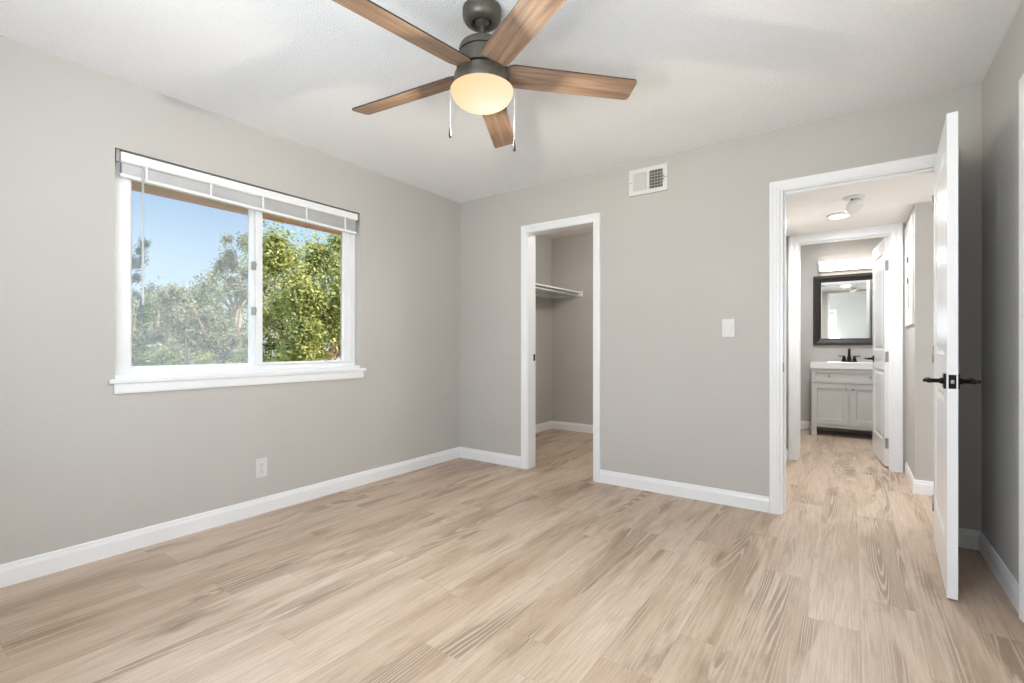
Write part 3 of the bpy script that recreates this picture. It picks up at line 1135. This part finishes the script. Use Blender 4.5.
mb.box(0.1175, -0.018, -0.026, 0.1205, -0.009, 0.020, 0.001)
mb.build('damper_lever', M['steel'], vr)


def plate(mb, w, h, t):
    mb.box(-w / 2, -t, -h / 2, w / 2, 0, h / 2, 0.0025, seg=3)


sw = empty('light_switch', (2.394, 0.0, 1.187))
tag(sw, 'white rocker light switch on the back wall beside the open doorway', 'light switch')
mb = MB()
plate(mb, 0.078, 0.122, 0.007)
mb.build('wall_plate', M['plate'], sw)
mb = MB()
mb.box(-0.0165, -0.0085, -0.033, 0.0165, -0.006, 0.033, 0.0012)
fr_ = mb.build('switch_frame', M['plate'], sw)
mb = MB()
mb.extrude([(-0.0085, -0.030), (-0.0135, -0.030), (-0.0095, 0.0), (-0.0095, 0.030), (-0.0085, 0.030)], (-0.0145, 0, 0), (0, 1, 0), (0, 0, 1), (0.029, 0, 0))
mb.build('rocker', M['plate'], sw)
for z in (-0.048, 0.048):
    mb = MB()
    mb.lathe([(0.0, -0.0085), (0.0022, -0.008), (0.003, -0.007)], (0, 0, z), 10, axis='Y')
    mb.build('screw', M['plate'], sw)

ot = empty('power_outlet', (0.0, -1.897, 0.291), (0, 0, R(90)))
tag(ot, 'white duplex power outlet on the left wall below the window', 'power outlet')
mb = MB()
plate(mb, 0.074, 0.120, 0.007)
mb.build('wall_plate', M['plate'], ot)
for z in (-0.0195, 0.0195):
    mb = MB()
    pts = []
    for i in range(24):
        a = 2 * math.pi * i / 24
        pts.append((0.017 * math.cos(a), max(-0.0135, min(0.0135, 0.017 * math.sin(a)))))
    mb.prism(pts, 0.0, 0.003)
    mb.xf(Matrix.Translation((0, -0.0065, z)) @ Matrix.Rotation(R(90), 4, 'X'))
    rc_ = mb.build('receptacle', M['plate'], ot)
    mb = MB()
    mb.box(-0.0078, -0.0100, z - 0.001, -0.0056, -0.0090, z + 0.008)
    mb.box(0.0056, -0.0100, z - 0.001, 0.0078, -0.0090, z + 0.007)
    mb.lathe([(0.0, -0.0100), (0.0026, -0.0100), (0.0026, -0.009)], (0, 0, z - 0.0075), 10, axis='Y')
    mb.build('slot', M['slot'], rc_)
mb = MB()
mb.lathe([(0.0, -0.0085), (0.0022, -0.008), (0.003, -0.007)], (0, 0, 0), 10, axis='Y')
mb.build('screw', M['steel'], ot)

# ------------------------------------------------------------------ closet shelf with rod
sh = empty('closet_shelf', (-0.10, 1.89, 1.72))
tag(sh, 'white closet shelf with hanging rod on wall cleats inside the closet', 'closet shelf')
mb = MB()
mb.box(0.0, -1.75, 0.0, 0.425, 0.0, 0.018, 0.002)
mb.build('shelf_board', M['trim'], sh)
mb = MB()
mb.box(0.0, -1.75, -0.040, 0.018, 0.0, 0.0, 0.002)
mb.build('cleat', M['trim'], sh)
mb = MB()
mb.box(0.018, -0.018, -0.040, 0.435, 0.0, 0.0, 0.002)
mb.box(0.395, -0.024, -0.040, 0.445, 0.0, 0.028, 0.003)
mb.build('cleat', M['trim'], sh)
mb = MB()
mb.tube([(0.375, -1.75, -0.020), (0.375, -0.018, -0.020)], 0.014, 16)
mb.build('hanging_rod', M['trim'], sh)

# ------------------------------------------------------------------ hall: ceiling light, smoke detector, wall panel
cl = empty('ceiling_light', (2.985, 1.10, HC))
tag(cl, 'small round flush ceiling light shining in the hallway', 'ceiling light')
mb = MB()
mb.lathe([(0.0, 0.0), (0.080, 0.0), (0.082, -0.008), (0.076, -0.016), (0.066, -0.017)], seg=40)
mb.build('trim_ring', M['plate'], cl, smooth_angle=50)
mb = MB()
mb.lathe([(0.066, -0.0165), (0.050, -0.020), (0.0, -0.022)], seg=40)
mb.build('diffuser', M['led'], cl, smooth_angle=60)
lamp('hall_lamp', 'AREA', (2.985, 1.10, HC - 0.024), 18, (0.94, 0.95, 0.96), shape='DISK', size=0.12)
lamp('closet_fill', 'POINT', (1.75, 0.9, 2.30), 32, (1.0, 0.95, 0.88), shadow_soft_size=0.05)  # unseen fill added to brighten the closet
hall_fill = lamp('hall_added_fill', 'AREA', (5.02, 0.60, 1.15), 26, (0.94, 0.97, 1.0), shape='RECTANGLE', size=1.7, size_y=0.8)  # fill added in the hidden hall branch to lift the hall ceiling
hall_fill.rotation_euler = (0, R(98), 0)
lamp('unseen_room_fill', 'POINT', (2.3, -3.45, 1.2), 34, (0.94, 0.96, 1.0), shadow_soft_size=0.15)  # unseen fill without a fixture, added to flatten the bedroom light
lamp('bathroom_fill', 'AREA', (2.85, 2.75, 2.40), 18, (0.97, 0.98, 1.0), shape='DISK', size=0.3)  # added out of sight to light the vanity from the front

sd = empty('smoke_detector', (3.08, 0.625, HC))
tag(sd, 'white smoke detector dangling open from its base on the hallway ceiling', 'smoke detector')
mb = MB()
mb.lathe([(0.0, 0.0), (0.062, 0.0), (0.064, -0.006), (0.058, -0.012), (0.0, -0.012)], seg=40)
mb.build('mounting_base', M['plate'], sd, smooth_angle=40)
mb = MB()
mb.tube([(-0.01, 0, -0.012), (-0.012, 0.004, -0.022), (-0.006, 0.006, -0.034)], 0.006, 8)
mb.build('connector', M['slot'], sd)
mb = MB()
mb.lathe([(0.0, 0.020), (0.052, 0.020), (0.056, 0.014), (0.056, 0.0), (0.050, -0.010), (0.036, -0.015), (0.034, -0.013), (0.026, -0.015), (0.0, -0.016)], seg=44)
mb.build('sensor_body', M['plate'], sd, loc=(0.005, 0.03, -0.062), rot=(R(-28), R(-32), 0), smooth_angle=40)

bp_ = empty('breaker_panel', (3.44, 1.40, 1.632))
tag(bp_, 'white breaker panel with dark latch on the right wall of the hallway', 'electrical panel')
mb = MB()
frame_ring(mb, -0.013, -0.0005, -0.295, 0.295, -0.405, 0.405, 0.045, 0.045, 0.05, 0.05, 0.002)
mb.box(-0.010, -0.255, -0.36, -0.0005, 0.255, 0.36)
mb.build('panel_frame', M['plate'], bp_)
mb = MB()
mb.box(-0.0125, 0.010, -0.29, -0.0095, 0.235, 0.29, 0.001)
pd = mb.build('panel_door', M['plate'], bp_)
mb = MB()
mb.box(-0.0112, -0.006, -0.27, -0.0098, 0.010, 0.14)
mb.build('door_gap', M['slot'], bp_)
for z in (-0.053, 0.112):
    mb = MB()
    mb.box(-0.0175, 0.012, z - 0.022, -0.012, 0.040, z + 0.022, 0.002)
    mb.build('latch', M['black'], pd)

# ------------------------------------------------------------------ bathroom: vanity, faucet, mirror, light bar
va = empty('bathroom_vanity', (3.045, 3.748, 0.0))
tag(va, 'light grey vanity cabinet under the bathroom mirror, seen through both doorways', 'vanity cabinet')
VX = 0.374
FYV = -0.445
mb = MB()
mb.box(-VX, FYV, 0.105, VX, 0.0, 0.800, 0.002)
mb.box(-VX, FYV, 0.0, -VX + 0.055, FYV + 0.055, 0.110, 0.002)
mb.box(VX - 0.055, FYV, 0.0, VX, FYV + 0.055, 0.110, 0.002)
mb.box(-VX, -0.055, 0.0, -VX + 0.02, 0.0, 0.110)
mb.box(VX - 0.02, -0.055, 0.0, VX, 0.0, 0.110)
mb.build('body', M['vanity'], va)
SHK = [(0.0015, 0.0), (0.004, 0.011), (0.012, 0.011)]


def shaker(name, w, h, rail, loc):
    mb = MB()
    panel_slab(mb, w, h, 0.018, [(rail, w - rail, rail, h - rail)], SHK, both=False)
    return mb.build(name, M['vanity'], va, loc=loc)


def knob(parent, x, z):
    mb = MB()
    mb.lathe([(0.0, -0.026), (0.008, -0.025), (0.0125, -0.021), (0.0125, -0.017), (0.006, -0.013), (0.005, -0.004), (0.008, 0.0)], (x, 0, z), 18, axis='Y')
    return mb.build('knob', M['steel'], parent, smooth_angle=50)


dw = 0.364
dr = shaker('drawer', 2 * VX - 0.008, 0.160, 0.036, (-VX + 0.004, FYV - 0.018, 0.634))
knob(dr, 0.175, 0.080)
knob(dr, 2 * VX - 0.008 - 0.175, 0.080)
d_a = shaker('door', dw, 0.475, 0.055, (-VX + 0.004, FYV - 0.018, 0.150))
knob(d_a, dw - 0.026, 0.415)
d_b = shaker('door', dw, 0.475, 0.055, (0.007, FYV - 0.018, 0.150))
knob(d_b, 0.026, 0.415)

ct = empty('vanity_countertop', (3.045, 3.75, 0.80))
tag(ct, 'white countertop with integrated basin on the grey vanity', 'countertop')
mb = MB()
TX, TF = 0.384, -0.476
us = [-TX, -0.22, 0.22, TX]
vs = [TF, -0.40, -0.13, 0.0]
zt = 0.072
for i in range(3):
    for k in range(3):
        if (i, k) != (1, 1):
            mb.quad((us[i], vs[k], zt), (us[i + 1], vs[k], zt), (us[i + 1], vs[k + 1], zt), (us[i], vs[k + 1], zt))
lo = [(-0.17, -0.36, 0.008), (0.17, -0.36, 0.008), (0.17, -0.17, 0.008), (-0.17, -0.17, 0.008)]
hi = [(-0.22, -0.40, zt), (0.22, -0.40, zt), (0.22, -0.13, zt), (-0.22, -0.13, zt)]
for i in range(4):
    j_ = (i + 1) % 4
    mb.quad(hi[i], hi[j_], lo[j_], lo[i])
mb.quad(*lo)
mb.quad((-TX, TF, 0), (TX, TF, 0), (TX, TF, zt), (-TX, TF, zt))
mb.quad((-TX, 0, 0), (TX, 0, 0), (TX, 0, zt), (-TX, 0, zt))
mb.quad((-TX, TF, 0), (-TX, 0, 0), (-TX, 0, zt), (-TX, TF, zt))
mb.quad((TX, TF, 0), (TX, 0, 0), (TX, 0, zt), (TX, TF, zt))
mb.quad((-TX, TF, 0), (TX, TF, 0), (TX, 0, 0), (-TX, 0, 0))
bmesh.ops.remove_doubles(mb.bm, verts=mb.bm.verts, dist=1e-5)
mb.build('slab', M['counter'], ct)
mb = MB()
mb.lathe([(0.0, 0.0), (0.02, 0.0), (0.022, -0.002)], (0, -0.265, 0.0105), 20)
mb.build('drain', M['chrome'], ct)

fa = empty('faucet', (3.040, 3.665, 0.872))
tag(fa, 'black two-handle faucet on the white vanity top', 'faucet')
mb = MB()
mb.box(-0.082, -0.026, 0.0, 0.082, 0.026, 0.014, 0.005)
mb.build('base_plate', M['black'], fa)
mb = MB()
mb.lathe([(0.022, 0.0), (0.020, 0.05), (0.015, 0.06), (0.013, 0.10), (0.013, 0.148), (0.0, 0.150)], (0, 0, 0.012), 20)
mb.tube([(0, 0, 0.135), (0, -0.03, 0.146), (0, -0.075, 0.146), (0, -0.105, 0.136), (0, -0.115, 0.118)], [0.011, 0.011, 0.0105, 0.010, 0.010], 12)
mb.build('spout', M['black'], fa, smooth_angle=50)
for s_ in (-1, 1):
    mb = MB()
    mb.lathe([(0.022, 0.0), (0.019, 0.035), (0.013, 0.045), (0.013, 0.062), (0.0, 0.064)], (s_ * 0.052, 0, 0.012), 18)
    mb.tube([(s_ * 0.046, 0, 0.070), (s_ * 0.085, 0, 0.072), (s_ * 0.112, 0, 0.074)], [0.0065, 0.006, 0.0055], 10)
    mb.build('handle', M['black'], fa, smooth_angle=50)

mi = empty('bathroom_mirror', (3.045, 3.748, 1.513))
tag(mi, 'black wood framed mirror hung above the grey vanity', 'mirror')
MW, MH, MF = 0.378, 0.436, 0.084
mb = MB()
fp = [(0.0, 0.0), (0.0, -0.014), (0.010, -0.018), (0.018, -0.014), (0.030, -0.020), (0.045, -0.030), (0.056, -0.034), (0.066, -0.030), (0.078, -0.032), (0.084, -0.026), (0.084, 0.0)]
rings = []
for (sx, sz) in ((-1, -1), (1, -1), (1, 1), (-1, 1)):
    rings.append([mb.bm.verts.new((sx * (MW - MF + u), y, sz * (MH - MF + u))) for u, y in fp])
for k in range(4):
    a, b = rings[k], rings[(k + 1) % 4]
    for i in range(len(fp) - 1):
        mb.bm.faces.new((a[i], a[i + 1], b[i + 1], b[i]))
mb.build('mirror_frame', M['mirror_frame'], mi)
mb = MB()
mb.box(-MW + MF - 0.006, -0.010, -MH + MF - 0.006, MW - MF + 0.006, -0.004, MH - MF + 0.006)
mb.build('mirror_glass', M['mirror'], mi)

lb = empty('vanity_light', (3.045, 3.75, 2.062))
tag(lb, 'lit white bar light on the wall above the black framed mirror', 'wall light')
mb = MB()
mb.box(-0.318, -0.028, -0.062, 0.318, 0.0, 0.062, 0.003)
mb.box(-0.322, -0.085, -0.068, -0.300, -0.0, 0.068, 0.003)
mb.box(0.300, -0.085, -0.068, 0.322, -0.0, 0.068, 0.003)
mb.build('light_housing', M['steel'], lb)
mb = MB()
mb.box(-0.299, -0.080, -0.060, 0.299, -0.028, 0.060, 0.010, seg=3)
mb.build('diffuser', M['light_bar'], lb)

# ------------------------------------------------------------------ trees outside
CAMP = Vector((3.0686, -3.4523, 1.0663))
FW = Vector((-math.sin(YAW), math.cos(YAW), 0))
RT = Vector((math.cos(YAW), math.sin(YAW), 0))


def at(px, t, py=346):
    return CAMP + (FW + RT * ((px - 512) / FPX) + Vector((0, 0, -(py - 346) / FPX))) * t


def leaf_mesh(name, centers, radii, n, size, m, parent, rng, up=0.5, flat=1.0, aspect=0.5):
    """n folded leaves scattered through blobs"""
    centers = np.array(centers)
    radii = np.array(radii)
    w = radii ** 2
    k = rng.choice(len(centers), n, p=w / w.sum())
    d = rng.normal(size=(n, 3))
    d /= np.linalg.norm(d, axis=1)[:, None]
    rr = np.minimum(np.abs(rng.normal(size=n)) * 0.52 + 0.12, 1.2)
    pos = centers[k] + d * (radii[k] * rr)[:, None] * np.array([1, 1, flat])
    nrm = d * 0.6 + rng.normal(size=(n, 3)) * 0.5 + np.array([0, 0, up])
    nrm /= np.linalg.norm(nrm, axis=1)[:, None]
    t = np.cross(nrm, rng.normal(size=(n, 3)))
    t /= np.linalg.norm(t, axis=1)[:, None]
    b = np.cross(nrm, t)
    s = size * (0.6 + 0.8 * rng.random(n))[:, None]
    v0 = pos - t * s
    v1 = pos + b * s * aspect + nrm * s * 0.12
    v2 = pos + t * s - nrm * s * 0.25
    v3 = pos - b * s * aspect + nrm * s * 0.12
    V = np.stack([v0, v1, v2, v3], 1).reshape(-1, 3)
    me = bpy.data.meshes.new(name)
    me.vertices.add(4 * n)
    me.vertices.foreach_set('co', V.astype(np.float32).ravel())
    me.loops.add(4 * n)
    me.loops.foreach_set('vertex_index', np.arange(4 * n, dtype=np.int32))
    me.polygons.add(n)
    me.polygons.foreach_set('loop_start', np.arange(0, 4 * n, 4, dtype=np.int32))
    a = me.attributes.new('leaf_tone', 'FLOAT', 'FACE')
    tone = np.clip(0.5 + 0.28 * rng.normal(size=n) + 0.16 * (rng.random(len(centers))[k] - 0.5) * 2, 0, 1)
    a.data.foreach_set('value', tone.astype(np.float32))
    me.update(calc_edges=True)
    me.validate()
    me.materials.append(m)
    o = bpy.data.objects.new(name, me)
    o.parent = parent
    C.objects.link(o)
    return o


def tree(name, label, cat, px, t, top_py, low_py, rad, leafm, barkm, n, size, seed, flat=1.0, blobs=16, blob_r=(0.30, 0.5), branches=7, spread=1.0, group=None, aspect=0.5, lean=0.0):
    rng = np.random.default_rng(seed)
    p = at(px, t)
    base = Vector((p.x, p.y, -2.7))
    top = at(px, t, top_py).z
    low = at(px, t, low_py).z
    root = empty(name, base)
    tag(root, label, cat, group)
    H = top - base.z
    cz0, cz1 = low - base.z, top - base.z
    cc, rc_ = (cz0 + cz1) / 2, (cz1 - cz0) / 2
    cents, rads = [], []
    for i in range(blobs):
        d = rng.normal(size=3)
        d /= np.linalg.norm(d)
        q = rng.random() ** 0.4
        br_ = rng.uniform(*blob_r) * min(rad, rc_)
        cents.append((d[0] * (rad - br_ * 0.6) * q + lean * (d[2] * q), d[1] * (rad - br_ * 0.6) * q, cc + d[2] * (rc_ - br_) * q))
        rads.append(br_)
    tm = MB()
    tr_ = 0.035 * H * 0.42
    pts, rr = [], []
    for i in range(8):
        f = i / 7
        pts.append((0.12 * math.sin(3 * f + seed) * f, 0.12 * math.cos(2.3 * f + seed) * f - 0.0, f * (cc + 0.3 * rc_)))
        rr.append(tr_ * (1 - 0.75 * f))
    tm.tube(pts, rr, 8)
    order = rng.permutation(len(cents))[:branches]
    for i in order:
        c = Vector(cents[i])
        f = min(0.95, max(0.25, (c.z - 0.5 * rad) / (cc + 0.3 * rc_)))
        s_ = Vector(pts[int(f * 7)])
        mid = s_.lerp(c, 0.5) + Vector((rng.normal() * 0.10, rng.normal() * 0.10, -0.10 * rad))
        q3 = s_.lerp(c, 0.8) + Vector((rng.normal() * 0.10, rng.normal() * 0.10, 0.02))
        tm.tube([s_, mid, q3, c], [tr_ * 0.42, tr_ * 0.30, tr_ * 0.2, tr_ * 0.10], 6)
        for _ in range(2):
            e_ = c + Vector(rng.normal(size=3) * rads[i] * 0.7)
            tm.tube([q3, q3.lerp(e_, 0.5) + Vector((0, 0, 0.03)), e_], [tr_ * 0.16, tr_ * 0.11, tr_ * 0.05], 5)
    tm.build('trunk', barkm, root, recalc=False)
    leaf_mesh('crown', cents, rads, n, size, leafm, root, rng, flat=flat, aspect=aspect)
    return root


TREES = [
    # name, label, px, t, top, low, rad, leaf, bark, n, half leaf length, seed, kwargs
    ('tree', 'bright yellow-green tree filling the right window pane', 322, 7.4, 200, 420, 1.15, 'leaf_lime', 'bark_pale', 42000, 0.030, 3, dict(blobs=44, blob_r=(0.20, 0.34), branches=9)),
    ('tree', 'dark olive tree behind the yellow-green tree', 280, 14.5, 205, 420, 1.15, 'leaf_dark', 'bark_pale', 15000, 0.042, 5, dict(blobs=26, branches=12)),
    ('tree', 'tall airy grey-green tree rising beside the meeting stile', 242, 10.2, 212, 400, 0.80, 'leaf_olive', 'bark_pale', 13000, 0.032, 8, dict(blobs=34, blob_r=(0.16, 0.32), branches=14)),
    ('tree', 'grey-green tree with a pale forked trunk in the middle of the left pane', 200, 8.4, 254, 400, 0.72, 'leaf_olive', 'bark_pale', 11000, 0.030, 11, dict(blobs=26, blob_r=(0.18, 0.36), branches=16)),
    ('tree', 'broad hazy olive tree at the left side of the left pane', 160, 9.6, 268, 420, 0.80, 'leaf_olive', 'bark_pale', 12000, 0.032, 14, dict(blobs=26, blob_r=(0.18, 0.38), branches=12)),
    ('tree', 'blue-grey tree at the far left edge of the window', 140, 16.5, 226, 400, 0.62, 'leaf_blue', 'bark_dark', 20000, 0.036, 17, dict(blobs=60, blob_r=(0.22, 0.42), branches=10)),
    ('tree', 'dark green tree behind the pale forked trunk', 180, 12.2, 270, 420, 1.5, 'leaf_dark', 'bark_dark', 17000, 0.045, 21, dict(blobs=30, branches=6)),
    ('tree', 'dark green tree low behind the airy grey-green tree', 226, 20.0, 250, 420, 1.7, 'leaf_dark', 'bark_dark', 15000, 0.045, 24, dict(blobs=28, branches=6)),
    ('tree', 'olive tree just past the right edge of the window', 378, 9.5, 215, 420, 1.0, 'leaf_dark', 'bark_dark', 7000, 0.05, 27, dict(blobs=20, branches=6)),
    ('tree', 'distant olive tree just past the left edge of the window', 40, 15.0, 262, 420, 1.2, 'leaf_olive', 'bark_dark', 7000, 0.05, 31, dict(blobs=20, branches=6)),
    ('bush', 'small bright yellow-green bush low in the left pane beside the meeting stile', 238, 6.6, 330, 440, 0.40, 'leaf_lime', 'bark_dark', 4200, 0.024, 35, dict(blobs=12, branches=4)),
    ('bush', 'small green bush low in the middle of the left pane', 208, 7.2, 336, 440, 0.38, 'leaf_lime', 'bark_dark', 4000, 0.024, 38, dict(blobs=12, branches=4)),
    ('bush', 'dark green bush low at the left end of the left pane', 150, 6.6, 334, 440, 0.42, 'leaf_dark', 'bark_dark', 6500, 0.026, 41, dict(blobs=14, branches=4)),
]
for (nm, lab, px, t, tp, lw, rad, lf, bk, n, size, seed, kw) in TREES:
    tree(nm, lab, nm, px, t, tp, lw, rad, M[lf], M[bk], n, size, seed, **kw)
